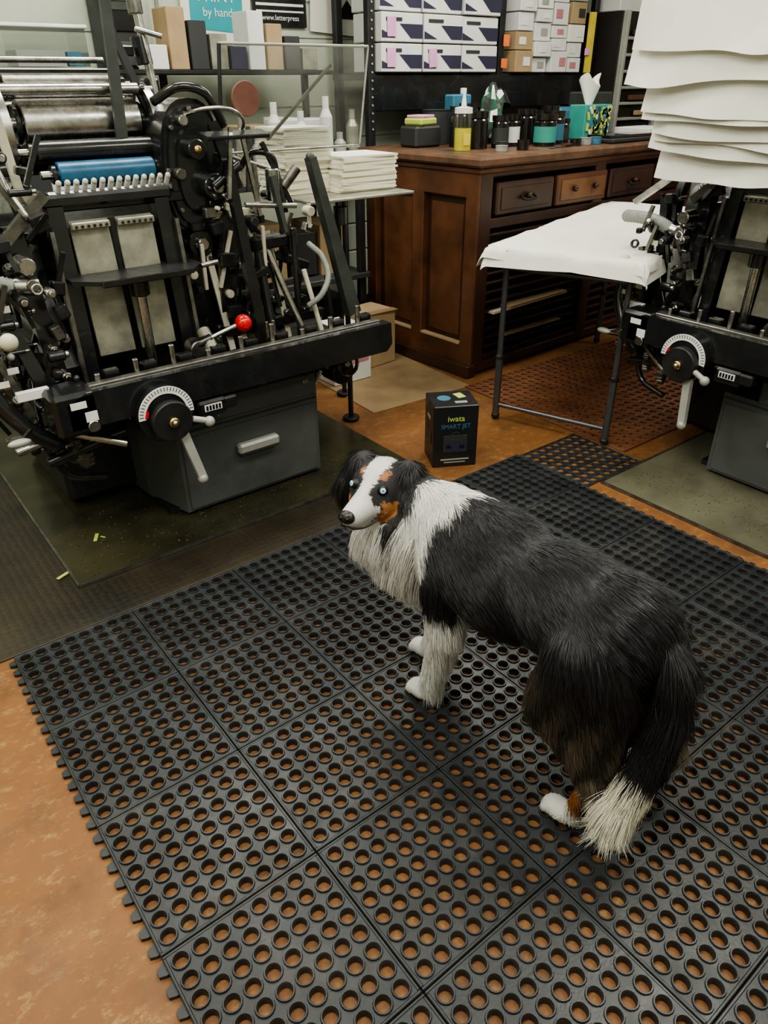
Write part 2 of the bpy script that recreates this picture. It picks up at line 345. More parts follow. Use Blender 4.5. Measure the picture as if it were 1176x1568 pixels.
# ------------------------------------------------------------------ printing press (local: x right, y back, z up)
def build_press():
    b=B(); r=random.Random(3)
    b.prism([(0,0),(.13,0),(.13,.06),(.13,.9),(-.10,.9),(-.06,.22)],2,.015,.345,'grey')
    b.prism([(.13,0),(.58,0),(.58,.9),(.13,.9)],2,.015,.43,'grey')
    b.box((.355,-.004,.385),(.44,.012,.085),'grey',.004)
    b.box((.29,-.003,.165),(.55,.008,.28),'grey',.004)
    b.box((.29,-.001,.325),(.57,.006,.006),'greyd')
    b.cyl((.53,-.012,.40),(.53,.0,.40),.012,'steel'); b.cyl((.17,-.012,.36),(.17,0,.36),.010,'steel')
    b.box((.30,-.022,.215),(.17,.035,.04),'handle',.012); b.box((.30,-.03,.200),(.15,.02,.008),'greyd')
    b.box((.28,.5,.012),(.66,.9,.02),'black2')
    b.box((-.15,.62,.32),(.34,.60,.60),'black2',.02)
    b.prism([(.10,.30),(.95,.30),(.95,.62),(.80,.95),(.62,1.15),(.42,1.22),(.30,1.10),(.22,.80),(.10,.60)],0,-.275,-.235,'black')
    b.prism([(.22,.45),(.95,.45),(.92,.85),(.75,1.12),(.48,1.28),(.28,1.22),(.20,.95),(.30,.75)],0,.20,.245,'black')
    b.box((.02,.58,.72),(.50,.50,.5),'black2',.02)
    b.box((.42,.55,.60),(.40,.35,.35),'black2',.02)
    b.box((.70,.42,.42),(.22,.30,.20),'black2',.02)
    b.box((.24,.08,.505),(1.10,.42,.02),'black2',.004)
    b.prism([(-.36,.50),(.80,.50),(.825,.525),(.82,.605),(-.30,.605),(-.36,.58)],1,-.165,-.115,'black')
    b.box((.26,-.11,.605),(1.08,.03,.012),'steeld',.003)
    b.cyl((.70,-.02,.40),(.70,.08,.40),.05,'black')
    b.lathe((.70,-.06,.44),(0,1,0),[(0,.045),(.012,.05),(.024,.045),(.012,.036),(0,.045)],'steel',20,True)
    b.cyl((.70,-.05,.44),(.70,.1,.44),.012,'steel'); b.cyl((.59,-.02,.44),(.59,.15,.20),.014,'steel')
    # dial + counter
    b.cyl((-.09,-.20,.495),(-.09,-.12,.495),.088,'black',seg=36)
    for k in range(26):
        a0=math.radians(-6+k*7.2);a1=math.radians(-6+(k+1)*7.2)
        pts=[(-.09+math.cos(a)*q,.497+math.sin(a)*q) for a,q in((a0,.066),(a1,.066),(a1,.088),(a0,.088))]
        b.prism(pts,1,-.204,-.200,'white')
        am=a0; b.bar((-.09+math.cos(am)*.074,-.2045,.497+math.sin(am)*.074),(-.09+math.cos(am)*.086,-.2045,.497+math.sin(am)*.086),.0018,.001,'black')
    b.prism([(-.160,.50),(-.152,.525),(-.145,.52),(-.150,.50)],1,-.2055,-.204,'red')
    b.cyl((-.085,-.235,.480),(-.085,-.20,.480),.064,'black2',seg=30); b.cyl((-.085,-.245,.480),(-.085,-.23,.480),.016,'brass'); b.ball((-.085,-.247,.480),.009,'steel')
    b.cyl((-.02,-.225,.47),(.025,-.235,.455),.010,'handle'); b.ball((.03,-.236,.452),.017,'handle')
    b.bar((-.05,-.20,.43),(-.02,-.235,.27),.030,.02,'handle',.026); b.ball((-.02,-.236,.265),.017,'handle')
    b.box((.075,-.14,.465),(.10,.07,.055),'black',.008); b.box((.075,-.177,.47),(.06,.003,.022),'white')
    for k in range(5): b.box((.053+k*.011,-.179,.47),(.007,.002,.016),'black')
    b.box((.14,-.15,.47),(.05,.05,.04),'black2',.006)
    b.box((-.335,-.10,.545),(.13,.13,.13),'black',.012)
    b.box((-.33,-.168,.575),(.045,.003,.02),'white'); b.box((-.30,-.168,.535),(.035,.003,.03),'white'); b.cyl((-.30,-.175,.505),(-.30,-.165,.505),.018,'steel')
    b.box((-.42,-.06,.60),(.09,.02,.028),'white',.002)
    # feed plates with rails
    tilt=-.10
    for x in(-.105,.035):
        b.box((x,.13,.90),(.118,.008,.24),'alu',.002,Rx(tilt)); b.box((x,.11,.70),(.118,.008,.17),'alu',.002,Rx(tilt))
        b.box((x,.122,1.005),(.118,.016,.022),'alu',.004,Rx(tilt))
        for k in range(6): b.cyl((x-.045+k*.018,.108,1.005),(x-.045+k*.018,.118,1.005),.0045,'black',seg=8)
    b.box((-.035,.14,.80),(.02,.02,.44),'black',.003)
    b.bar((-.205,.10,.52),(-.195,.15,1.06),.045,.05,'black'); b.bar((.135,.10,.52),(.130,.15,1.06),.045,.05,'black')
    b.bar((-.235,.06,.52),(-.225,.11,1.0),.012,.02,'steeld'); b.bar((.165,.06,.52),(.16,.11,1.0),.012,.02,'steeld')
    b.prism([(-.215,.15),(.20,.15),(.20,.05),(.14,-.02),(-.14,-.02),(-.215,.05)],2,.855,.868,'black2')
    b.box((-.01,-.022,.862),(.28,.012,.02),'black',.004); b.cyl((-.02,.04,.52),(-.02,.04,.86),.017,'steel'); b.cyl((-.02,.04,.80),(-.02,.04,.85),.03,'black')
    b.cyl((.19,.03,.862),(.25,.03,.868),.008,'steel')
    b.box((-.03,.16,1.075),(.40,.06,.035),'black',.008)
    # ink unit
    def roller(y,z,rr,mm,x0=-.17,x1=.19):
        b.cyl((x0,y,z),(x1,y,z),rr,mm,seg=28); b.cyl((x0-.05,y,z),(x1+.05,y,z),rr*.25+.004,'steel')
        for xx in(x0-.012,x1+.012): b.cyl((xx-.008,y,z),(xx+.008,y,z),rr*.8,'black',seg=20)
    roller(.40,1.265,.068,'steel'); roller(.50,1.365,.035,'steeld'); roller(.30,1.195,.030,'black'); roller(.26,1.135,.034,'blue',-.13,.17)
    roller(.58,1.32,.045,'steel'); roller(.36,1.355,.018,'steel',-.22,.2); roller(.44,1.17,.05,'black')
    b.box((.02,.20,1.085),(.42,.03,.022),'steel',.004); b.box((.02,.185,1.055),(.42,.02,.03),'black',.004)
    for k in range(14):
        x=-.16+k*.026; b.cyl((x,.185,1.095),(x,.165,1.118),.008,'white'); b.ball((x,.163,1.120),.009,'ivory',seg=8)
    for x,yy,zz in((-.235,.40,1.25),(.225,.42,1.24)):
        b.lathe((x-.012,yy,zz),(1,0,0),[(0,.135),(.024,.135),(.024,.112),(0,.112),(0,.135)],'steel',40)
        for k in range(5):
            a=k*1.2566; b.bar((x,yy,zz),(x,yy+math.cos(a)*.12,zz+math.sin(a)*.12),.02,.014,'black',up=(1,0,0))
        b.cyl((x-.03,yy,zz),(x+.03,yy,zz),.03,'black')
    b.bar((-.25,.20,.98),(-.25,.62,1.40),.03,.07,'black',up=(1,0,0)); b.bar((-.26,.15,1.16),(-.26,.45,1.02),.02,.03,'steel',up=(1,0,0))
    b.box((0,.62,1.40),(.46,.03,.03),'black',.004); b.cyl((-.24,.68,1.44),(.22,.68,1.44),.010,'steel'); b.box((.0,.60,1.28),(.46,.02,.12),'black2',.004)
    # big right casting : layered rounded casting with bosses
    pc=(.285,1.13); poly=[]
    for k in range(28):
        a=2*math.pi*k/28; ca,sa=math.cos(a),math.sin(a); poly.append((math.copysign(abs(ca)**.75,ca)*.105+.012*sa,math.copysign(abs(sa)**.8,sa)*.20))
    for sc,y0,y1 in((1,.21,.40),(.93,.195,.21),(.84,.18,.195),(.62,.165,.18)):
        b.prism([(pc[0]+x*sc,pc[1]+z*sc) for x,z in poly],1,y0,y1,'black')
    b.cyl((.315,.17,1.08),(.315,.11,1.08),.040,'black',seg=24); b.cyl((.315,.11,1.08),(.315,.09,1.08),.018,'steel')
    for k in range(6):
        a=k*1.047; b.cyl((.315+math.cos(a)*.028,.115,1.08+math.sin(a)*.028),(.315+math.cos(a)*.028,.100,1.08+math.sin(a)*.028),.005,'steel',seg=6)
    b.cyl((.27,.17,1.19),(.27,.12,1.19),.030,'black',seg=24); b.ball((.27,.118,1.19),.013,'brass'); b.cyl((.22,.20,1.12),(.22,.15,1.12),.018,'steeld'); b.cyl((.25,.19,1.27),(.25,.15,1.27),.016,'steel')
    for k in range(8):
        a=k*.785; b.cyl((pc[0]+.095*math.cos(a),.19,pc[1]+.17*math.sin(a)),(pc[0]+.095*math.cos(a),.175,pc[1]+.17*math.sin(a)),.008,'steeld',seg=6)
    b.bar((.36,.20,1.26),(.42,.18,1.06),.035,.05,'black'); b.pipe([(.20,.25,1.32),(.26,.18,1.36),(.34,.16,1.34),(.40,.18,1.25)],.014,'black',10)
    b.prism([(.20,.60),(.36,.60),(.385,.85),(.37,1.0),(.24,1.0),(.18,.9)],1,.22,.32,'black')
    b.prism([(.30,.60),(.36,.60),(.40,.9),(.37,1.0),(.33,.95)],1,.16,.22,'black')
    b.cyl((.27,.18,.90),(.27,.24,.90),.045,'black',seg=24); b.cyl((.27,.16,.90),(.27,.18,.90),.02,'steel')
    b.bar((.24,.36,1.25),(.13,.42,1.62),.022,.02,'black2'); b.bar((.10,.30,1.20),(.14,.33,1.75),.035,.014,'olive',.03)
    b.cyl((.29,.42,1.25),(.26,.48,1.85),.014,'steel'); b.cyl((.275,.45,1.42),(.27,.46,1.50),.028,'black'); b.cyl((.272,.455,1.56),(.27,.457,1.62),.024,'steeld'); b.box((.28,.45,1.36),(.05,.05,.05),'black',.006)
    b.cyl((.262,.475,1.66),(.262,.475,1.80),.030,'black'); b.cyl((.25,.43,1.52),(.33,.41,1.50),.008,'steel'); b.box((.20,.44,1.46),(.07,.03,.03),'black',.004)
    # delivery: arms, slats
    b.bar((.655,.07,1.15),(.80,.05,.60),.026,.04,'olive',.055); b.ball((.655,.07,1.15),.016,'olive')
    b.bar((.345,.08,1.16),(.40,.05,.56),.026,.03,'black',.04); b.bar((.34,.08,1.16),(.33,.14,1.02),.02,.02,'black')
    b.bar((.515,.10,1.10),(.54,.08,.92),.02,.03,'olive',.014)
    for k,x in enumerate((.29,.345,.47,.53)):
        b.bar((x,.22-.01*k,.97-.02*k),(x+.03,.14,.53),.022,.008,'ivory')
    b.bar((.26,.20,.98),(.50,.20,.985),.03,.02,'ivory',up=(0,0,1)); b.box((.38,.19,.955),(.28,.03,.03),'black',.004)
    b.cyl((.49,.16,.90),(.58,.06,.56),.013,'steel'); b.cyl((.45,.12,.86),(.45,.06,.56),.016,'black'); b.cyl((.62,.10,.78),(.66,.05,.53),.009,'ivory')
    b.box((.50,.14,.885),(.14,.06,.04),'black',.006,Rz(.1)); b.box((.42,.10,.79),(.10,.04,.025),'black',.004,Ry(-.3)); b.box((.62,.20,.80),(.16,.05,.035),'black',.006,Ry(.4))
    b.bar((.30,.14,.60),(.72,.14,.60),.03,.03,'black',up=(0,0,1)); b.bar((.36,.20,.70),(.70,.22,.72),.02,.02,'steeld',up=(0,0,1))
    b.pipe([(.60,.05,.66),(.64,.02,.70),(.68,.03,.76),(.69,.08,.82),(.67,.14,.86)],.010,'hose',10,10,.12)
    b.pipe([(.44,.18,1.12),(.47,.14,1.17),(.53,.12,1.16),(.55,.12,1.10),(.56,.1,.98)],.011,'black',8); b.cyl((.53,.12,1.02),(.53,.12,1.12),.024,'steel'); b.cyl((.30,.10,1.08),(.40,.10,1.14),.015,'black'); b.cyl((.57,.12,1.06),(.62,.10,1.12),.017,'steeld')
    b.pipe([(.26,.2,1.28),(.30,.12,1.30),(.38,.1,1.30),(.44,.12,1.27),(.47,.2,1.22)],.006,'steel',8)
    b.box((.37,.05,1.23),(.22,.06,.012),'black',.003,Rx(.2)); b.bar((.36,.06,1.25),(.32,.04,1.05),.012,.01,'steel'); b.bar((.42,.10,1.22),(.46,.10,.98),.012,.01,'steel'); b.bar((.50,.12,1.20),(.60,.12,1.0),.014,.012,'black'); b.cyl((.40,.09,1.02),(.60,.09,1.0),.009,'steel'); b.cyl((.60,.12,.52),(.61,.14,.92),.012,'black'); b.cyl((.74,.10,.52),(.73,.12,.74),.009,'black2')
    # red knob lever
    b.cyl((.14,-.02,.635),(.27,-.03,.67),.008,'steel'); b.ball((.285,-.035,.673),.029,'red',seg=20); b.cyl((.10,-.01,.62),(.17,-.02,.64),.018,'black')
    b.cyl((.12,-.03,.61),(.12,.03,.61),.032,'steeld'); b.cyl((.16,-.05,.60),(.16,.02,.66),.022,'alu'); b.cyl((.20,0,.56),(.20,0,.64),.017,'steel'); b.cyl((.36,-.06,.60),(.36,-.06,.67),.006,'steel'); b.cyl((.385,-.06,.60),(.385,-.06,.67),.006,'steel')
    for k in range(9):
        x=-.24+k*.12; b.cyl((x,-.09,.605),(x,-.09,.63+.02*(k%3)),.009,'steel'); b.box((x+.05,-.06,.61),(.05,.03,.03),'black',.004)
    # left-hand mechanism
    b.gear((-.345,.0,.395),(1,.3,0),.062,.018,26,'steeld'); b.gear((-.30,.05,.33),(1,.3,0),.05,.02,20,'steeld'); b.gear((-.40,.25,.55),(1,0,0),.09,.02,34,'black2')
    b.cyl((-.50,-.02,.42),(-.28,-.02,.46),.014,'steel'); b.cyl((-.42,-.02,.36),(-.18,-.06,.42),.018,'black'); b.cyl((-.34,-.05,.45),(-.20,-.12,.40),.012,'steel')
    b.bar((-.46,.10,.98),(-.33,.0,.42),.03,.035,'black',.045); b.bar((-.50,.05,.80),(-.42,.02,.50),.02,.02,'steeld')
    b.pipe([(-.50,.0,.74),(-.52,-.02,.62),(-.46,-.04,.50),(-.38,-.05,.42)],.026,'black',10)
    b.pipe([(-.38,.10,.60),(-.41,.02,.45),(-.37,0,.30),(-.25,0,.25)],.012,'black',10,10,.1)
    b.ball((-.455,-.12,.775),.024,'ivory'); b.cyl((-.52,-.02,.70),(-.46,-.115,.77),.009,'steel'); b.ball((-.50,-.12,.49),.015,'handle',(2.2,1,.8)); b.cyl((-.50,-.12,.49),(-.42,-.02,.50),.007,'steel')
    b.pipe([(-.62,.08,.90),(-.52,.06,.905),(-.44,.04,.90),(-.38,.04,.88)],.021,'hose',10,12,.18); b.cyl((-.38,.04,.88),(-.31,.04,.87),.026,'steel')
    b.cyl((-.33,.02,.93),(-.33,.10,.93),.024,'steel'); b.cyl((-.33,.01,.88),(-.33,.10,.88),.018,'steeld')
    b.bar((-.30,.12,.55),(-.32,.16,1.02),.05,.05,'black'); b.bar((-.36,.18,1.15),(-.60,.10,.95),.02,.03,'steel'); b.bar((-.22,.12,1.10),(-.36,.12,.98),.03,.03,'steeld')
    b.bar((-.29,.14,1.30),(-.27,.16,1.08),.022,.02,'ivory'); b.pipe([(-.30,.2,1.34),(-.33,.16,1.25),(-.31,.13,1.12),(-.28,.1,1.04)],.010,'steel',8)
    b.cyl((-.45,.3,1.28),(-.23,.3,1.28),.02,'steel'); b.cyl((-.5,.4,1.12),(-.23,.35,1.15),.03,'black'); b.cyl((-.55,.5,.9),(-.25,.5,.9),.11,'black2',seg=30); b.lathe((-.5,.5,.9),(1,0,0),[(0,.30),(.03,.30),(.03,.26),(0,.26),(0,.30)],'black',44)
    for k in range(150):
        x=r.uniform(-.52,-.24);y=r.uniform(-.03,.22);z=r.uniform(.38,1.22)
        if x<-.4 and z>.9: z-=.35
        t=r.random(); mm=r.choice(['black','black','steeld','steel','black2','black','steeld'])
        if t<.35: 
            d=r.choice([(0,-1,0),(1,0,0),(0,-.7,.7)]); L=r.uniform(.02,.07);q=Vector((x,y,z)); rr=r.uniform(.006,.018)
            b.cyl(q,q+Vector(d)*L,rr,mm); b.cyl(q+Vector(d)*L,q+Vector(d)*(L+.012),rr*.6,'steel')
        elif t<.55: b.box((x,y,z),(r.uniform(.02,.05),r.uniform(.02,.05),r.uniform(.015,.05)),mm,.004,Ry(r.uniform(-.5,.5)))
        elif t<.78: b.bar((x,y,z),(x+r.uniform(-.08,.08),y+r.uniform(-.03,.03),z+r.uniform(.05,.16)),.013,.012,mm)
        elif t<.82: b.box((x,y-.01,z),(.03,.003,.018),'white')
        elif t<.94: b.lathe((x,y,z),(0,-1,.2),[(0,.014),(.01,.018),(.02,.014),(.01,.009),(0,.014)],r.choice(['steel','black']),14,True)
        else: b.ball((x,y-.03,z),.011,r.choice(['handle','black','black']),seg=10)
    for k in range(120):
        x=r.uniform(.22,.68);y=r.uniform(.12,.32);z=r.uniform(.54,1.08)
        t=r.random(); mm=r.choice(['black','steeld','black2','steel','black','black2','ivory'])
        if t<.4: b.cyl((x,y,z),(x,y-r.uniform(.02,.06),z),r.uniform(.006,.018),mm)
        elif t<.7: b.box((x,y,z),(r.uniform(.02,.06),.03,r.uniform(.015,.05)),mm,.004,Ry(r.uniform(-.4,.4)))
        else: b.bar((x,y,z),(x+r.uniform(-.03,.06),y+r.uniform(-.03,.03),z+r.uniform(.05,.2)),.012,.010,mm)
    for k in range(40):
        x=r.uniform(-.32,.62);y=r.uniform(-.08,-.02);z=r.uniform(.46,.50)
        b.cyl((x,y-.03,z),(x,y,z),r.uniform(.006,.014),r.choice(['steel','black2','steeld']))
    return b.mesh('press_body')
pm=build_press()
for loc,rz in(((.82,2.23,.014),0),((2.63,1.25,.0075),-math.pi/2)):
    e=empty('letterpress_printing_press',loc,rz); o=bpy.data.objects.new('press_body',pm); COL.objects.link(o); o.parent=e

# press guard + disc
b=B()
b.sheet(lambda u,v:(1.30+u*.62+v*.05,2.64-u*.02,1.17+v*.33),2,2,'acrylic',False)
b.cyl((1.30,2.64,1.165),(1.92,2.62,1.165),.005,'steel'); b.cyl((1.35,2.64,1.50),(1.97,2.62,1.50),.005,'handle'); b.cyl((1.30,2.64,1.0),(1.35,2.64,1.50),.007,'black2'); b.cyl((1.92,2.62,1.17),(1.97,2.62,1.50),.004,'handle')
b.cyl((1.30,2.64,.75),(1.30,2.64,1.01),.010,'black2'); b.cyl((1.30,2.64,1.17),(1.55,2.64,1.09),.008,'steel'); b.bar((1.52,2.66,1.20),(1.82,2.66,1.44),.010,.01,'steeld')
M['rust']=mat('rusty_disc',(.19,.08,.055),.7,0,.3,10); b.cyl((1.42,2.61,1.335),(1.42,2.62,1.335),.056,'rust',seg=30)
b.obj('press_safety_guard')
e=empty('paper_stand',(0,0,0))
b=B(); b.box((1.86,2.74,.985),(.52,.46,.012),'alu',.003); b.cyl((1.82,2.60,.012),(1.82,2.60,.98),.012,'black'); b.cyl((1.98,2.88,.012),(1.98,2.88,.98),.012,'black'); b.cyl((1.80,2.60,.88),(1.80,2.60,.95),.03,'black'); b.cyl((1.82,2.60,.5),(1.98,2.88,.5),.008,'black')
for q in((1.82,2.60),(1.98,2.88)): b.cyl((q[0],q[1],.006),(q[0],q[1],.02),.04,'black2')
b.obj('stand',parent=e)
def stack(x,y,z,w,d,n,th,mats,name,par=None,rz=0):
    b=B();r=random.Random(int(x*100)+n)
    for k in range(n): b.box((x+r.uniform(-.006,.006),y+r.uniform(-.006,.006),z+th*(k+.5)),(w,d,th*.93),mats[k%len(mats)],0,Rz(rz+r.uniform(-.06,.06)))
    return b.obj(name,parent=par)
stack(1.97,2.74,.992,.28,.24,18,.0075,['paper','paperw'],'paper_stack',e)
stack(1.73,2.82,.992,.22,.22,32,.0075,['paper','paperw'],'paper_stack_tall',e)
e=empty('storage_table',(0,0,0)); b=B()
b.box((1.66,3.62,.95),(1.7,.55,.03),'greyd',.004); b.box((1.66,3.62,.45),(1.7,.55,.03),'greyd',.004)
for x in(.85,2.47):
    for y in(3.38,3.86): b.box((x,y,.483),(.04,.04,.95),'black2',.003)
b.box((1.70,3.84,1.43),(1.7,.3,.02),'black2',.004)
for x in(.87,1.7,2.53): b.box((x,3.96,1.2),(.03,.03,.5),'black2')
b.obj('frame',parent=e)
b=B(); r=random.Random(5)
for k in range(14):
    x=.9+k*.105; h=r.uniform(.12,.30); mm=r.choice(['boxw','card','white','purple','alu','greyd','paper','black2'])
    b.box((x,3.6+r.uniform(-.1,.1),.965+h/2),(r.uniform(.07,.11),.2,h),mm,.003)
for x,h,mm in((1.82,.28,'alu'),(1.90,.20,'handle'),(2.0,.34,'white'),(2.08,.16,'alu'),(2.15,.30,'white'),(2.22,.14,'greyd'),(2.3,.36,'white'),(2.38,.20,'handle'),(2.46,.30,'alu')):
    b.lathe((x,3.42,.965),(0,0,1),[(0,.001),(0,.032),(h*.75,.032),(h*.85,.016),(h,.016),(h,.001)],mm,18)
b.box((2.1,3.6,1.05),(.7,.2,.17),'black2',.004); b.box((2.25,3.6,1.18),(.3,.18,.09),'boxw',.004); b.box((1.95,3.6,1.17),(.2,.18,.07),'card',.004)
for k in range(9):
    h=.10+.05*((k*7)%4); b.box((1.62+k*.105,3.86,1.44+h/2),(.09,.16,h),['boxw','card','greyd','alu','purple'][k%5],.004)
for k in range(8): b.box((1.0+k*.19,3.6,.465+.12),(.16,.3,.22+.06*(k%3)),r.choice(['card','boxw','greyd','black2']),.003)
for k in range(8): b.box((1.0+k*.19,3.58,.16+.02*(k%3)),(.17,.3,.26+.04*(k%3)),r.choice(['card','boxw','greyd','black2']),.003)
b.obj('supplies',parent=e)
b=B(); b.box((1.1,3.84,1.52),(.34,.25,.14),'acrylic'); b.box((1.1,3.84,1.595),(.36,.27,.015),'white',.004); b.box((1.08,3.84,1.48),(.2,.18,.06),'boxw'); b.box((1.22,3.84,1.48),(.06,.18,.05),'txtblue'); b.obj('clear_storage_bin')
b=B(); b.box((1.55,4.08,1.60),(.22,.12,.34),'greyd',.02); b.box((1.55,4.015,1.66),(.14,.01,.12),'black',.006); b.box((1.55,4.01,1.70),(.08,.01,.03),'olive'); b.box((1.55,4.015,1.51),(.16,.01,.10),'grey',.004)
b.pipe([(1.5,4.08,1.43),(1.48,4.08,1.3),(1.3,4.1,1.25),(1.2,4.1,1.4)],.010,'black',8); b.pipe([(1.6,4.08,1.43),(1.62,4.08,1.36),(1.75,4.1,1.38),(1.78,4.1,1.7),(1.78,4.1,2.2)],.010,'hose',8); b.obj('motor_speed_controller')
e=empty('wall_poster',(2.12,4.125,1.74)); b=B(); b.box((0,0,.05),(.40,.003,.46),'paperw',0,Ry(.05)); b.box((0,-.003,.06),(.30,.002,.36),'teal',0,Ry(.05)); b.obj('sheet',parent=e)
for k,(s,tx) in enumerate(((.06,'make'),(.08,'PRINT'),(.055,'by hand'))): text('lettering_%d'%k,tx,s,(0,-.006,.10-k*.07),(math.pi/2,0,0),'white',e)
e=empty('wall_sign',(2.50,4.125,1.78)); b=B(); b.box((0,0,0),(.34,.006,.26),'black',.002); b.box((0,-.004,-.03),(.30,.002,.012),'white'); b.box((0,-.004,-.06),(.30,.002,.008),'white'); b.obj('plate',parent=e); text('lettering','www.letterpress',.035,(0,-.005,-.09),(math.pi/2,0,0),'white',e)
e=empty('wall_notice',(2.95,4.125,1.77)); b=B(); b.box((0,0,0),(.50,.003,.30),'paperw',0,Ry(.06)); b.prism([(-.07,-.07),(.07,-.07),(.09,.0),(.045,-.03),(0,.02),(-.045,-.03),(-.09,.0)],1,-.006,-.002,'black'); b.obj('sheet',parent=e)

# ------------------------------------------------------------------ wooden cabinet
cr=math.radians(2.5); e=empty('wooden_work_cabinet',(2.65,2.66,0),cr)
b=B(); Wd,Dp,Ht=1.98,.84,1.04
b.box((Wd/2,Dp/2,.05),(Wd-.04,Dp-.04,.10),'woodd',.005)
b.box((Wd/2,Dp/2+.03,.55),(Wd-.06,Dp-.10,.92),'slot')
b.box((Wd/2,Dp/2,Ht+.018),(Wd+.10,Dp+.10,.045),'woodl',.014); b.box((Wd/2,Dp/2,Ht-.02),(Wd+.04,Dp+.04,.03),'woodm',.008)
def rail(c,s,m='woodm'): b.box(c,s,m,.006)
for y in(.035,.42,.805): rail((.015,y,.55),(.05,.085,.98),'woodm')
for z in(.10,.96): rail((.015,Dp/2,z),(.048,Dp,.13),'woodm')
for y in(.23,.61):
    b.box((.035,y,.53),(.02,.32,.76),'woodd'); b.box((.028,y,.53),(.02,.23,.66),'woodm',.012)
    b.box((.005,y,.172),(.035,.30,.014),'card',.004)
rail((.0,Dp/2,.035),(.06,Dp+.03,.07),'woodd')
for x in(.045,.965,1.93): rail((x,.015,.55),(.09,.05,.98),'woodd')
for z in(.045,.775,1.0): rail((Wd/2,.015,z),(Wd,.045,.05 if z<1 else .03),'woodd')
for k in range(4):
    x=.11+.235+k*.47-.01
    b.box((x,.0,.885),(.44,.03,.15),'woodd' if k!=1 else 'woodm',.008); b.box((x,-.016,.885),(.38,.008,.10),'woodo' if k==1 else 'woodd',.004)
    for dx in((-.09,.09) if k==1 else (0,)):
        b.ball((x+dx,-.035,.89),.016,'woodd'); 
    if k!=1: b.pipe([(x-.05,-.02,.89),(x-.04,-.045,.875),(x+.04,-.045,.875),(x+.05,-.02,.89)],.006,'black2',6)
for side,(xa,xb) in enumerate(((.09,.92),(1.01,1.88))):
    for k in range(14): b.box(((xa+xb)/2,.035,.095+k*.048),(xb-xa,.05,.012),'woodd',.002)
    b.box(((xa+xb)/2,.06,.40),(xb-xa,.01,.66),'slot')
b.box((.45,.01,.335),(.62,.07,.012),'paper',0,Ry(-.02)); b.box((.5,.0,.345),(.5,.07,.008),'card',0,Rz(.03)); b.box((.48,.0,.19),(.5,.05,.006),'card')
b.obj('cabinet_body',parent=e)
ZT=1.082
def item(name,fn):
    b=B(); fn(b); return b.obj(name)
def jar(b,x,y,r=.035,h=.09,lab=None,m='jar'):
    b.lathe((x,y,ZT),(0,0,1),[(0,.001),(0,r),(h*.75,r),(h*.82,r*.9),(h*.82,r*1.02),(h,r*1.02),(h,.001)],m,22)
    if lab: b.lathe((x,y,ZT+h*.12),(0,0,1),[(0,r*1.01),(h*.5,r*1.01)],lab,22)
def f(b):
    b.lathe((2.83,2.98,ZT),(0,0,1),[(0,.001),(0,.042),(.10,.042)],'bottle',20); b.lathe((2.83,2.98,ZT+.10),(0,0,1),[(0,.042),(.07,.042),(.09,.016),(.10,.016)],'acrylic',20)
    b.lathe((2.83,2.98,ZT+.165),(0,0,1),[(0,.045),(.025,.044),(.03,.014),(.045,.012),(.10,.004)],'white',18); b.box((2.82,2.938,ZT+.05),(.045,.003,.05),'yellow')
item('squeeze_bottle',f)
for i,(x,y,r_,h,l) in enumerate([(2.98,3.03,.055,.17,None),(3.10,2.98,.045,.15,'greyd'),(3.22,3.02,.05,.15,'white'),(3.36,2.90,.06,.15,'tealb'),(3.50,2.96,.055,.16,'dimblue'),(2.99,3.18,.05,.19,None),(3.13,3.26,.05,.2,'pink'),(3.38,3.06,.05,.17,None),(3.66,3.14,.055,.18,None),(3.52,3.12,.045,.16,None),(3.62,3.00,.04,.12,'greyd')]):
    item('ink_jar',lambda b:jar(b,x,y,r_,h,l))
for k in range(4):
    item('ink_tin',lambda b:b.lathe((2.93+k*.075,2.80+.07*(k%2)-.002*k,ZT),(0,0,1),[(0,.001),(0,.03),(.022+.01*(k%3),.03),(.026+.01*(k%3),.032),(.026+.01*(k%3),.001)],['handle','greyd','jar'][k%3],20))
for k in range(3):
    item('ink_tin',lambda b:b.lathe((3.50+k*.085,2.80,ZT),(0,0,1),[(0,.001),(0,.03),(.03,.03),(.034,.032),(.034,.001)],['jar','handle','dimblue'][k],20))
item('ink_knife',lambda b:(b.box((3.30,2.76,ZT+.004),(.14,.022,.004),'steel',0,Rz(.15)),b.box((3.40,2.776,ZT+.007),(.09,.022,.014),'woodd',.004,Rz(.15))))
item('paint_can',lambda b:b.lathe((3.02,3.40,ZT),(0,0,1),[(0,.001),(0,.075),(.16,.075),(.17,.078),(.17,.07),(.16,.001)],'greyd',24))
item('solvent_can',lambda b:(b.box((3.20,3.42,ZT+.12),(.14,.08,.24),'dimblue',.008),b.cyl((3.24,3.42,ZT+.24),(3.24,3.42,ZT+.27),.018,'white')))
def f(b):
    n,mm=22,14; G=[]
    for i in range(n+1):
        for j in range(mm+1):
            a=2*math.pi*i/n; t=math.pi*j/mm; rr=1+.16*math.sin(3*a+4*t)+.10*math.sin(5*a-3*t+1)
            G.append((3.27+.075*math.sin(t)*math.cos(a)*rr,3.22+.05*math.sin(t)*math.sin(a)*rr,max(ZT+.001,ZT+.14+.13*math.cos(t)*rr)))
    w_=mm+1
    for i in range(n):
        for j in range(mm): b.add([G[i*w_+j],G[(i+1)*w_+j],G[(i+1)*w_+j+1],G[i*w_+j+1]],[(0,1,2,3)],'green' if (i//2+j//2)%2 else ('white' if (i//2)%2 else 'olive'),True)
item('shop_rag',f)
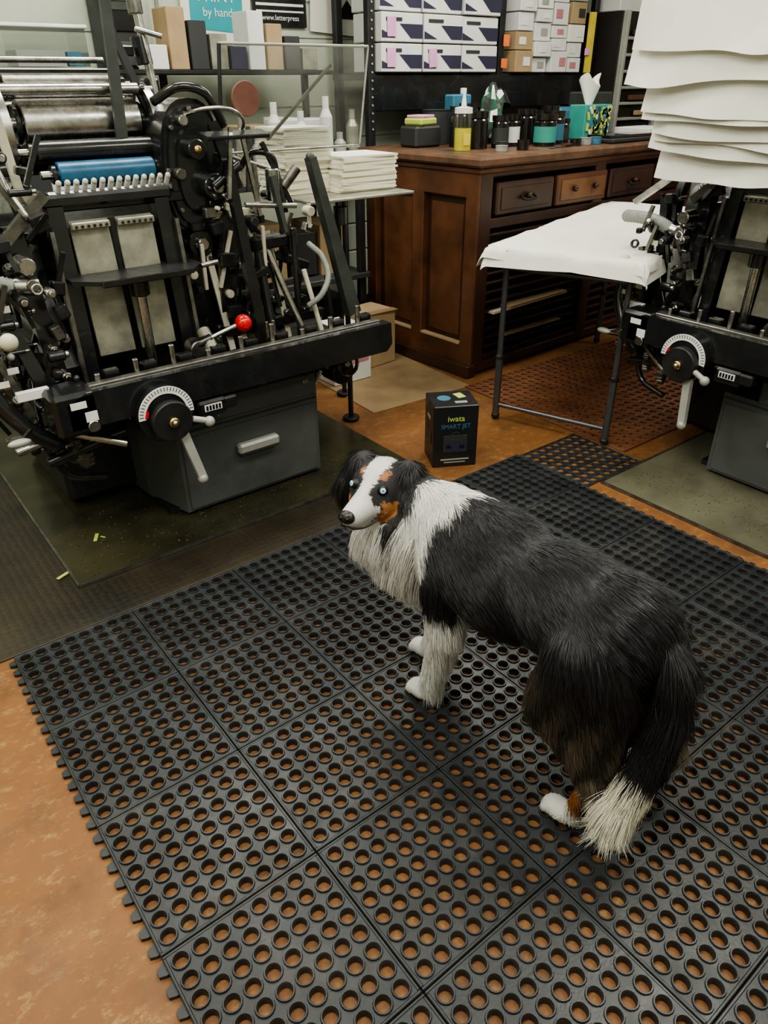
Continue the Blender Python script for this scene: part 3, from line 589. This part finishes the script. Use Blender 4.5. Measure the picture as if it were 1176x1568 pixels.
def f(b):
    b.box((3.98,3.10,ZT+.09),(.24,.12,.18),'tealb',.004)
    rr=random.Random(2)
    for k in range(44): b.box((3.98+rr.uniform(-.10,.10),3.035,ZT+rr.uniform(.02,.16)),(.018,.006,.04),rr.choice(['lime','lime','yellow','navy','green','white']),0,Ry(rr.uniform(-1,1)))
    def g(u,v): a=u*6.28; q=.055*(.4+v)*(1+.3*math.sin(3*a)); return (3.96+math.cos(a)*q,3.10+math.sin(a)*q*.5,ZT+.175+v*.13+.035*math.sin(2*a+1)*v)
    b.sheet(g,24,6,'paperw')
item('tissue_box',f)
def f(b):
    b.box((3.95,2.84,ZT+.012),(.44,.2,.02),'greyd',.004,Rz(.05)); b.box((3.95,2.84,ZT+.03),(.40,.16,.016),'jar',.003,Rz(-.03))
    b.box((4.35,2.95,ZT+.03),(.3,.25,.05),'boxw',.003)
item('ink_tray',f)
item('blue_work_cloth',lambda b:b.sheet(lambda u,v:(3.66+u*.22,3.24+v*.14,ZT+.004+.10*math.sin(u*3.14)*math.sin(v*3.14)+.02*abs(math.sin(9*u)*math.sin(7*v+1))*math.sin(u*3.14)),16,12,'navy'))
def f(b):
    b.box((2.84,3.32,ZT+.05),(.18,.14,.10),'greyd',.01); b.box((2.84,3.32,ZT+.12),(.14,.12,.035),'lime',.01,Rz(.2)); b.box((2.84,3.32,ZT+.145),(.12,.10,.012),'pink',.003,Rz(.3)); b.box((4.35,3.4,ZT+.12),(.2,.2,.24),'olive',.01); b.box((4.08,3.40,ZT+.08),(.2,.14,.16),'dimblue',.02)
item('shop_supplies',f)
def f(b):
    b.pipe([(3.5,3.40,ZT),(3.5,3.40,ZT+.2),(3.47,3.36,ZT+.26),(3.44,3.32,ZT+.24)],.008,'black',8); b.cyl((3.5,3.40,ZT),(3.5,3.40,ZT+.015),.05,'black')
    b.lathe((3.44,3.32,ZT+.25),(-.2,-.4,-1),[(0,.02),(.08,.05)],'black',18)
item('desk_lamp',f)
# ------------------------------------------------------------------ black shelving with boxes
e=empty('metal_shelving_unit',(0,.06,0)); b=B()
for x in(2.82,3.83,4.72): b.box((x,3.68,1.0),(.045,.045,2.0),'black2',.004); b.box((x,3.98,1.0),(.045,.045,2.0),'black2',.004)
b.box((3.77,3.84,1.41),(1.95,.34,.035),'black2',.004); b.box((3.77,3.665,1.33),(1.9,.02,.18),'black',.004)
b.box((3.77,3.84,2.05),(1.95,.34,.035),'black2',.004)
for k in range(24): b.cyl((2.82,3.652,1.15+k*.04),(2.82,3.658,1.15+k*.04),.006,'handle',seg=6)
b.box((3.86,3.65,1.60),(.05,.004,.06),'orange'); b.box((3.85,3.65,1.48),(.05,.004,.05),'orange')
b.obj('frame',parent=e)
b=B(); rr=random.Random(4)
for c in range(3):
    for q in range(4):
        x=3.0+c*.305; z=1.43+q*.142; y=3.62+rr.uniform(-.01,.01)
        b.box((x,y+.13,z+.069),(.292,.26,.135),'boxw',.004)
        b.prism([(x-.02,z+.085),(x+.144,z+.085),(x+.144,z+.02),(x+.06,z+.02)],1,y-.003,y,'purple')
        b.prism([(x-.144,z+.055),(x-.144,z+.02),(x-.05,z+.02)],1,y-.003,y,'purple')
        b.box((x-.06,y-.002,z+.105),(.11,.004,.016),'greyd')
        if rr.random()<.55: b.box((x-.08,y-.006,z+.07),(.06,.003,.09),'pink',0,Ry(rr.uniform(-.1,.1)))
b.obj('envelope_boxes',parent=e)
b=B()
for c in range(4):
    zz=1.43
    for q in range(6):
        x=4.0+c*.165; h=rr.choice([.07,.085,.10,.12]); y=3.76+rr.uniform(-.02,.015)
        b.box((x,y,zz+h/2),(rr.uniform(.13,.16),.26,h-.004),rr.choice(['boxw','boxw','boxw','paperw','card','handle']),.003); b.box((x+rr.uniform(-.03,.03),y-.132,zz+h/2),(.06,.003,h*.4),rr.choice(['white','greyd','handle','paperw','pinkd'])); zz+=h
b.box((4.63,3.62,1.6),(.05,.02,.34),'yellow'); b.box((4.6,3.61,1.55),(.03,.02,.04),'pink')
b.obj('small_cartons',parent=e)
e=empty('type_drawer_rack'); b=B()
b.box((5.0,3.78,.9),(.50,.5,1.75),'slot',.004)
for k in range(16): b.box((5.0,3.52,.2+k*.095),(.44,.05,.018),'handle' ,.003); b.box((5.0+.05*math.sin(k*2),3.50,.235+k*.095),(.16+.05*math.sin(k*3),.03,.03),'woodm' if k%2 else 'card',.004)
for x in(4.77,5.23): b.box((x,3.51,.9),(.03,.04,1.75),'handle',.003)
b.box((5.0,3.75,1.85),(.4,.3,.14),'boxw',.004)
b.obj('rack',parent=e)
e=empty('wall_shelf'); b=B()
for z in(.5,.95,1.4): b.box((5.2,1.6,z),(.35,2.6,.03),'handle',.003)
for y in(.4,1.6,2.85): b.box((5.05,y,.9),(.04,.04,1.8),'black2')
b.obj('frame',parent=e); b=B()
for z in(.02,.515,.965,1.415):
    y=.45
    while y<2.8:
        wdt=rr.uniform(.1,.28);h=rr.uniform(.12,.38); b.box((5.2,y+wdt/2,z+h/2),(.28,wdt*.94,h),rr.choice(['boxw','card','pinkd','boxw','greyd','orange','paperw','txtblue']),.004); y+=wdt
b.obj('shelf_cartons',parent=e)
b=B(); b.box((2.38,3.21,.155),(.24,.2,.30),'card',.004,Rz(.1)); b.box((2.38,3.12,.306),(.25,.05,.003),'beige'); b.obj('cardboard_box')
b=B(); b.box((2.12,3.12,.145),(.24,.25,.28),'boxw',.004); b.box((2.12,2.99,.16),(.2,.004,.1),'pinkd'); b.obj('carton')

# ------------------------------------------------------------------ folding table
e=empty('folding_table',(3.10,2.14,0),math.radians(18)); b=B()
hl,hw,zt=.76,.33,.785
b.box((0,0,zt-.012),(hl*2,hw*2,.024),'greyd',.004)
for sx in(-1,1):
    for sy in(-1,1):
        x=sx*(hl-.07);y=sy*(hw-.065); b.cyl((x,y,.011),(x*1.0,y,zt-.02),.0125,'tubes'); b.cyl((x,y,.011),(x,y,.30),.016,'tubes'); b.cyl((x,y,.295),(x,y,.315),.019,'black2'); b.cyl((x,y,.0105),(x,y,.03),.019,'black2')
    x=sx*(hl-.07); b.cyl((x,-(hw-.065),.075),(x,hw-.065,.075),.010,'tubes'); b.cyl((x,-(hw-.065),.70),(x,hw-.065,.70),.010,'tubes')
    b.cyl((x,0,.70),(x-sx*.35,0,zt-.03),.008,'tubes')
b.obj('table_frame',parent=e)
def drape(off,ang,wx,wy,cx,cy,seed):
    def g(u,v):
        x0=(u-.5)*wx;y0=(v-.5)*wy; x=cx+x0*math.cos(ang)-y0*math.sin(ang); y=cy+x0*math.sin(ang)+y0*math.cos(ang)
        z=zt+.004+off+.0025*math.sin(9*x+seed)*math.sin(7*y+seed)
        ex=max(0,abs(x)-hl);ey=max(0,abs(y)-hw)
        e_=math.hypot(ex,ey)
        if e_>0:
            k=.38 if ex>0 and ey>0 else .30
            if ex>0: x=math.copysign(hl+ex*k+.008*math.sin(12*y+seed),x)
            if ey>0: y=math.copysign(hw+ey*k+.008*math.sin(11*x+seed),y)
            z-=e_*.93
        return (x,y,z)
    return g
b=B(); b.sheet(drape(.006,.06,1.62,.80,-.02,.03,1.),70,40,'paperw'); b.sheet(drape(.002,-.05,1.58,.78,-.03,-.01,3.),70,40,'paperw')
b.sheet(drape(.004,.10,.62,.60,-.30,-.20,5.),50,50,'paperw'); b.obj('paper_sheet_cover',parent=e)

# ------------------------------------------------------------------ paper sheets draped over the right press
b=B(); rr=random.Random(11); zb=1.075
for k in range(8):
    s=rr.uniform(0,6); xo=2.52-.012*k; yl=1.655+.016*k+rr.uniform(-.04,.05); tiltk=rr.uniform(-.05,.03)
    fold=rr.uniform(.15,.6); sk=rr.uniform(-.02,.10); hh=1.66-zb; fa=rr.uniform(.006,.018); fw=rr.uniform(.08,.16)
    def g(u,v):
        h=v*hh; y=yl-u*1.0+sk*h
        z=zb+tiltk*u*(1-v)-.012*math.exp(-((u-fold)/fw)**2)*(1-v)+h+.003*math.sin(14*u+s)*(1-v)
        x=xo+h*.30-fa*math.exp(-((u-fold-.35*v)/fw)**2)*(1-.8*v)+.03*max(0,.08-u)/.08*(1-v)
        return (x,y,z)
    b.sheet(g,48,14,'paperw')
    zb+=rr.choice([.025,.04,.08,.10])
b.sheet(lambda u,v:(2.66+v*.8,1.78-u*1.08,1.655+.1*v),4,4,'paperw')
b.obj('draped_paper_sheets')

# ------------------------------------------------------------------ small black product box
az=math.radians(-29); e=empty('product_box',(1.79,1.98,0),az)
W_,D_,H_=.185,.165,.27
b=B(); b.box((W_/2,D_/2,H_/2+.0005),(W_,D_,H_),'boxblk',.003)
b.box((W_*.5,-.0015,.105),(.10,.002,.075),'greyd',.002); b.box((W_*.5,-.003,.10),(.085,.002,.05),'purple'); b.box((W_*.5,-.004,.12),(.06,.002,.014),'greyd'); b.box((W_*.35,-.005,.095),(.02,.002,.014),'black');b.box((W_*.65,-.005,.095),(.02,.002,.014),'black')
b.lathe((W_*.5,-.002,.138),(0,-1,0),[(0,.022),(.001,.022),(.001,.017),(0,.017)],'greyd',16)
b.box((W_*.5,-.0015,.035),(.12,.002,.006),'handle'); b.box((W_*.5,-.0015,.022),(.09,.002,.004),'handle')
b.box((-.0015,D_*.5,.12),(.002,.10,.05),'greyd'); b.box((-.0015,D_*.5,.20),(.002,.05,.012),'handle')
b.cyl((.06,.09,H_),(.06,.09,H_+.0015),.028,'dimblue',seg=24); b.box((.13,.11,H_+.001),(.035,.05,.001),'lime',0,Rz(.3)); b.box((.12,.04,H_+.001),(.05,.02,.001),'handle')
b.obj('carton',parent=e)
text('label','iwata',.034,(W_*.5,-.002,.215),(math.pi/2,0,0),'lime',e); text('label_2','SMART JET',.026,(W_*.5,-.002,.182),(math.pi/2,0,0),'dimblue',e)

# ------------------------------------------------------------------ DOG
dogE=empty('dog',(1.005,.77,MT+.0005),math.atan2(.998,-.065))
C=Vector((.440,.048,.520)); ha=math.radians(111); hp_=math.radians(15); HS=1.17
hf=Vector((math.cos(ha)*math.cos(hp_),math.sin(ha)*math.cos(hp_),math.sin(hp_))); hl_=Vector((-math.sin(ha),math.cos(ha),0)); hu=hf.cross(hl_)
HR=Matrix((hf,hl_,hu)).transposed()
def hp(f_,l_,u_): return C+(hf*f_+hl_*l_+hu*u_)*HS
caps=[];ells=[]
def cap(a,b_,ra,rb,lab): caps.append((Vector(a),Vector(b_),ra,rb,lab))
def ell(c,r_,lab,R=None): ells.append((Vector(c),r_,lab,R or Matrix.Identity(3)))
def hcap(a,b_,ra,rb,lab): cap(a,b_,ra*HS,rb*HS,lab)
ell((.12,0,.43),(.20,.118,.145),'body'); ell((-.06,0,.445),(.20,.108,.120),'body'); ell((-.185,0,.445),(.125,.112,.120),'body')
ell((.21,.05,.42),(.09,.06,.13),'body'); ell((.21,-.05,.42),(.09,.06,.13),'body')
cap((.19,0,.485),(.390,.0,.500),.088,.062,'neck'); ell((.31,.015,.40),(.085,.088,.130),'chest'); cap((.34,.02,.43),(.420,.078,.420),.078,.056,'chest'); cap((.33,.03,.36),(.385,.06,.375),.07,.06,'chest')
ell(C,tuple(x*HS for x in(.076,.062,.062)),'head',HR); ell(hp(.025,0,-.02),tuple(x*HS for x in(.060,.054,.046)),'head',HR)
hcap(hp(.050,0,-.018),hp(.126,0,-.034),.034,.022,'muzzle'); hcap(hp(.06,0,-.038),hp(.116,0,-.050),.024,.015,'muzzle')
hcap(hp(.045,0,.014),hp(.10,0,-.018),.026,.016,'muzzle')
for s in(1,-1):
    hcap(hp(-.004,s*.050,.044),hp(.008,s*.078,.000),.025,.020,'ear'); hcap(hp(.008,s*.078,.0),hp(.012 if s>0 else -.01,s*.084,-.060 if s>0 else -.03),.020,.013,'ear')
for s,ex,el,wr,pw in((1,(.19,.075,.29),(.18,.080,.27),(.215,.085,.11),(.235,.085,.022)),(-1,(.22,-.05,.30),(.23,-.05,.27),(.315,-.035,.12),(.345,-.03,.022))):
    cap((.20,s*.06,.38),el,.06,.044,'fleg'); cap(el,wr,.040,.026,'fleg'); cap(wr,(pw[0]-.005,pw[1],.04),.026,.024,'fleg')
    ell((pw[0]+.015,pw[1],.022),(.043,.030,.021),'paw')
    for t in(-1.5,-.5,.5,1.5): ell((pw[0]+.047-abs(t)*.004,pw[1]+t*.0132,.014),(.016,.0090,.014),'paw')
for s,dx in((1,0),(-1,-.03)):
    cap((-.18+dx*.5,s*.06,.41),(-.14+dx,s*.085,.28),.090,.062,'hleg'); cap((-.14+dx,s*.088,.28),(-.265+dx,s*.10,.155),.056,.028,'hleg')
    cap((-.265+dx,s*.10,.155),(-.235+dx,s*.11,.04),.026,.022,'hleg'); cap((-.20+dx*.5,s*.055,.38),(-.225+dx,s*.075,.24),.088,.060,'hleg')
    ell((-.205+dx,s*.113,.021),(.042,.027,.020),'hpaw')
    for t in(-1.5,-.5,.5,1.5): ell((-.172+dx-abs(t)*.004,s*.113+t*.012,.013),(.014,.008,.012),'hpaw')
tp=[(-.25,0,.49),(-.31,.005,.45),(-.335,.02,.37),(-.340,.045,.29),(-.335,.08,.215),(-.325,.115,.145)]
for i in range(5): cap(tp[i],tp[i+1],.034-.0012*i,.033-.0015*i,'tail')
bb=B(); M['tmp']=M['black']
for a,b_,ra,rb,lab in caps:
    n=max(3,int((b_-a).length/(min(ra,rb)*.22)))
    for k in range(n+1): t=k/n; bb.ball(a.lerp(b_,t),ra+(rb-ra)*t,'tmp',seg=20)
for c_,r_,lab,R in ells: bb.ball(c_,1,'tmp',r_,seg=24,R=R)
raw=bpy.data.objects.new('dog_raw',bb.mesh('dog_raw')); COL.objects.link(raw)
md=raw.modifiers.new('r','REMESH'); md.mode='VOXEL'; md.voxel_size=.0055; md.use_smooth_shade=True
dg=bpy.context.evaluated_depsgraph_get(); dg.update(); me=bpy.data.meshes.new_from_object(raw.evaluated_get(dg)); bpy.data.objects.remove(raw)
me.name='body'
labs=['body','neck','chest','head','muzzle','ear','fleg','paw','hleg','hpaw','tail']
def label(P):
    best=np.full(len(P),1e9); L=np.zeros(len(P),int)
    for a,b_,ra,rb,lab in caps:
        a=np.array(a);b_=np.array(b_);ab=b_-a;t=np.clip(((P-a)@ab)/(ab@ab),0,1); d=np.linalg.norm(P-(a+t[:,None]*ab),axis=1)-(ra+(rb-ra)*t)
        w_=d<best; best[w_]=d[w_]; L[w_]=labs.index(lab)
    for c_,r_,lab,R in ells:
        q=(P-np.array(c_))@np.array(R); k=np.linalg.norm(q/np.array(r_),axis=1); d=(k-1)*min(r_)
        w_=d<best; best[w_]=d[w_]; L[w_]=labs.index(lab)
    return L
nv=len(me.vertices); V=np.zeros(nv*3); me.vertices.foreach_get('co',V); V=V.reshape(-1,3)
ne=len(me.edges); E_=np.zeros(ne*2,int); me.edges.foreach_get('vertices',E_); E_=E_.reshape(-1,2); deg=np.bincount(E_.ravel(),minlength=nv)[:,None]
L0_=label(V); big=np.isin(L0_,[labs.index(x) for x in('body','neck','chest','hleg','tail')])&(V[:,2]>.17)
for it in range(34):
    S_=np.zeros_like(V)
    for a_ in range(3): S_[:,a_]=np.bincount(E_[:,0],V[E_[:,1],a_],nv)+np.bincount(E_[:,1],V[E_[:,0],a_],nv)
    wgt=np.where(big,.6,.5 if it<5 else 0.)[:,None]; V=V+wgt*(S_/deg-V)
me.vertices.foreach_set('co',V.ravel()); me.update()
body=bpy.data.objects.new('body',me); COL.objects.link(body); body.parent=dogE
BLK=np.array((.010,.010,.012));WHT=np.array((.72,.71,.68));TAN=np.array((.42,.16,.045));GRY=np.array((.16,.125,.088))
def hcoord(P):
    q=(P-np.array(C))/HS; return q@np.array(hf),q@np.array(hl_),q@np.array(hu)
def color(P,L,jit):
    n=len(P); c=np.tile(BLK,(n,1)); P=P+rng.normal(0,jit,P.shape)
    x,y,z=P.T; li=lambda s:L==labs.index(s)
    f_,l_,u_=hcoord(P)
    bodyl=li('body'); 
    c[bodyl&(x>.255-.12*np.clip(z-.45,0,1))]=WHT
    c[bodyl&(z<.305)]=WHT*.8; c[bodyl&(z<.35)&(x<-.06)]=GRY
    c[li('neck')&(x>.215)]=WHT; c[li('chest')]=WHT
    c[(li('neck')|li('chest'))&(x>.335)&(z>.468)]=BLK
    fl=li('fleg'); c[fl&(z<.33)]=WHT; c[li('paw')|li('hpaw')]=WHT
    hlg=li('hleg'); k_=np.clip((.43-z)/.17,0,1)[:,None]*(.55+.45*np.sin(x*90+y*60+z*25))[:,None]; g_=BLK*(1-k_)+GRY*k_; c[hlg]=g_[hlg]; c[hlg&(z<.06)]=WHT; c[hlg&(z<.13)&(z>.06)&(x>-.25)]=TAN*.6
    t=li('tail'); c[t&(z<.245)]=WHT*np.array((1,.97,.85))
    h=li('head')|li('muzzle')
    c[h]=BLK
    c[h&(np.abs(l_)<.012+.24*np.clip(u_-.015,0,1))&(f_>-.015)]=WHT
    c[h&(f_>.084)]=WHT; c[h&(f_>.070)&(u_<-.015)]=WHT; c[h&(u_<-.050)&(f_>.045)]=WHT
    c[h&(np.abs(l_)>.026)&(u_<-.010)&(f_<.068)&(f_>.0)]=TAN
    c[h&(np.abs(np.abs(l_)-.026)<.006)&(np.abs(u_-.040)<.006)&(f_>.03)]=TAN
    c[h&(f_<.0)&(np.abs(l_)>.02)]=BLK
    c[li('ear')]=BLK
    return c
VL=label(V); VC=color(V,VL,.002)
ca=me.color_attributes.new('coat','FLOAT_COLOR','POINT'); ca.data.foreach_set('color',np.c_[VC*.7,np.ones(nv)].ravel())
def furmat(name,rough):
    m=bpy.data.materials.new(name); m.use_nodes=True; N=m.node_tree.nodes; b=N['Principled BSDF']; at=N.new('ShaderNodeAttribute'); at.attribute_name='coat'
    m.node_tree.links.new(at.outputs['Color'],b.inputs['Base Color']); b.inputs['Roughness'].default_value=rough; b.inputs['Specular IOR Level'].default_value=.65; return m
me.materials.clear(); me.materials.append(furmat('dog_skin_coat',.7))
me.calc_loop_triangles(); nt_=len(me.loop_triangles); TI=np.zeros(nt_*3,int); me.loop_triangles.foreach_get('vertices',TI); TI=TI.reshape(-1,3)
VN=np.zeros(nv*3); me.vertices.foreach_get('normal',VN); VN=VN.reshape(-1,3)
A=np.linalg.norm(np.cross(V[TI[:,1]]-V[TI[:,0]],V[TI[:,2]]-V[TI[:,0]]),axis=1)/2
dens=np.array([1,1.2,1.2,3.6,5.5,2.2,1.6,2.5,1.3,2.5,1.6])[VL[TI[:,0]]]
NH=175000
ti=rng.choice(nt_,NH,p=A*dens/(A*dens).sum()); r1=np.sqrt(rng.random(NH));r2=rng.random(NH)
w3=np.c_[1-r1,r1*(1-r2),r1*r2]; P=(V[TI[ti]]*w3[:,:,None]).sum(1); Nn=(VN[TI[ti]]*w3[:,:,None]).sum(1); Nn/=np.linalg.norm(Nn,axis=1)[:,None]
EYE=[hp(.062,s*.031,.014) for s in(1,-1)]; NOSE=hp(.144,0,-.030)
keep=np.ones(NH,bool)
for ec in EYE: keep&=np.linalg.norm(P-np.array(ec),axis=1)>.0155
keep&=np.linalg.norm(P-np.array(NOSE),axis=1)>.020
P=P[keep];Nn=Nn[keep];NH=len(P)
HL=label(P); HC=color(P,HL,.004)
tan=np.zeros((NH,3)); ln=np.zeros(NH); lift=np.full(NH,.35); grav=np.full(NH,.5)
def S(lab,t,l,lf,g):
    w_=HL==labs.index(lab); tan[w_]=t; ln[w_]=l; lift[w_]=lf; grav[w_]=g; return w_
w_=S('body',(-1,0,-.45),.054,.27,.35); ln[w_&(P[:,2]<.34)]=.066; ln[w_&(P[:,0]<-.20)]=.058
S('neck',(-.6,.0,-.8),.060,.36,.6); S('chest',(.1,.16,-1),.080,.46,.8)
hf_,hl2,hu2=hcoord(P)
w_=S('head',tuple(-hf),.011,.20,.1); ln[w_&(hf_<.015)]=.024; ln[w_&(hf_<.030)&(hu2<-.02)]=.022
S('muzzle',tuple(-hf),.0055,.16,.0); S('ear',(-.05,.0,-1),.066,.22,.9)
w_=S('fleg',(-.25,0,-1),.022,.3,.5); ln[w_&(Nn[:,0]<-.15)]=.075; ln[w_&(P[:,2]>.24)]=.055; ln[w_&(P[:,2]<.07)]=.018
S('paw',(.5,0,-.6),.010,.3,.2); S('hpaw',(.5,0,-.6),.012,.3,.2)
w_=S('hleg',(-.55,0,-1),.060,.34,.8); ln[w_&(P[:,2]<.14)]=.024; ln[w_&(Nn[:,0]<-.3)&(P[:,2]>.12)]=.085
w_=HL==labs.index('tail'); TP=np.array(tp); 
d2=np.linalg.norm(P[w_][:,None]-TP[None],axis=2).argmin(1); dd=TP[np.minimum(d2+1,5)]-TP[np.minimum(d2,4)]; dd/=np.linalg.norm(dd,axis=1)[:,None]
tan[w_]=dd; ln[w_]=.088; lift[w_]=.34; grav[w_]=.55
ph=P*38; wv=np.c_[np.sin(ph[:,1]+1.7*np.sin(ph[:,2]*.7)),np.sin(ph[:,2]*1.1+ph[:,0]*.6),np.sin(ph[:,0]*.9+ph[:,1])]*.15
tan=tan/np.linalg.norm(tan,axis=1)[:,None]+wv; tan-=Nn*(tan*Nn).sum(1)[:,None]; tan/=np.linalg.norm(tan,axis=1)[:,None]+1e-6
ln*=rng.uniform(.65,1.15,NH); tan+=rng.normal(0,.09,(NH,3))
K=6; pts=np.zeros((NH,K,3)); pts[:,0]=P-Nn*.002; cur=pts[:,0].copy()
for k in range(1,K):
    t=k/(K-1); d=tan+Nn*(lift*(1-.75*t))[:,None]+np.array((0,0,-1))*(grav*t*.8)[:,None]; d/=np.linalg.norm(d,axis=1)[:,None]; cur=cur+d*(ln/(K-1))[:,None]; pts[:,k]=cur
gi=rng.choice(NH,NH//16,replace=False); kd=kdtree.KDTree(len(gi))
for i,g in enumerate(gi): kd.insert(P[g],i)
kd.balance(); near=np.array([gi[kd.find(p)[1]] for p in P])
same=(HL[near]==HL)
cl=np.where(same,np.clip(ln/.05,0,1)*.38,0)
for k in range(1,K):
    t=(k/(K-1))**1.2; a=(cl*t)[:,None]; pts[:,k]=pts[:,k]*(1-a)+pts[near,k]*a
pts[:,:,2]=np.maximum(pts[:,:,2],.002)
HC=HC*rng.uniform(.75,1.2,(NH,1))
hcv=bpy.data.hair_curves.new('fur'); hcv.add_curves([K]*NH)
hcv.attributes['position'].data.foreach_set('vector',pts.astype(np.float32).ravel())
ra=hcv.attributes.get('radius') or hcv.attributes.new('radius','FLOAT','POINT')
rad=np.tile(np.array([.00046,.00046,.00043,.00036,.00024,.0001]),(NH,1))*np.where(ln<.02,.78,1.0)[:,None]; ra.data.foreach_set('value',rad.astype(np.float32).ravel())
co=hcv.attributes.new('coat','FLOAT_COLOR','CURVE'); co.data.foreach_set('color',np.c_[HC,np.ones(NH)].astype(np.float32).ravel())
hcv.materials.append(furmat('dog_fur',.32))
ho=bpy.data.objects.new('fur',hcv); COL.objects.link(ho); ho.parent=dogE
M['nose']=mat('dog_nose',(.015,.013,.013),.3,0,.3,60,.3,200); M['iris']=mat('pale_blue_iris',(.40,.60,.76),.1,0,.3,200); M['pupil']=mat('pupil',(.003,.003,.003),.05); M['lid']=mat('eyelid',(.008,.007,.007),.4)
b=B(); b.ball(NOSE,.0185,'nose',(.75,1.1,.85),20,HR)
for s in(-1,1): b.ball(NOSE+hf*.0112+hl_*s*.0080-hu*.001,.0046,'pupil',seg=8)
b.obj('nose',parent=dogE)
for s,ec in zip((1,-1),EYE):
    b=B(); ed=(hf*.84+hl_*s*.46+hu*.16).normalized()
    b.ball(ec-ed*.002,.0135,'lid',(1,1,.9),18); b.ball(ec+ed*.002,.0110,'lid',seg=18)
    b.lathe(ec+ed*.0113,ed,[(0,.0068),(.0016,.0050),(.0024,.0027),(.0026,.0001)],'iris',20,True); b.lathe(ec+ed*.0133,ed,[(0,.0032),(.001,.0001)],'pupil',14,True)
    b.obj('eye_%s'%('left' if s>0 else 'right'),parent=dogE)
b=B()
for s in(1,-1): b.pipe([hp(.142,s*.002,-.048),hp(.134,s*.014,-.052),hp(.115,s*.023,-.053),hp(.095,s*.031,-.048),hp(.078,s*.037,-.039)],.0026,'lid',6)
b.obj('mouth',parent=dogE)
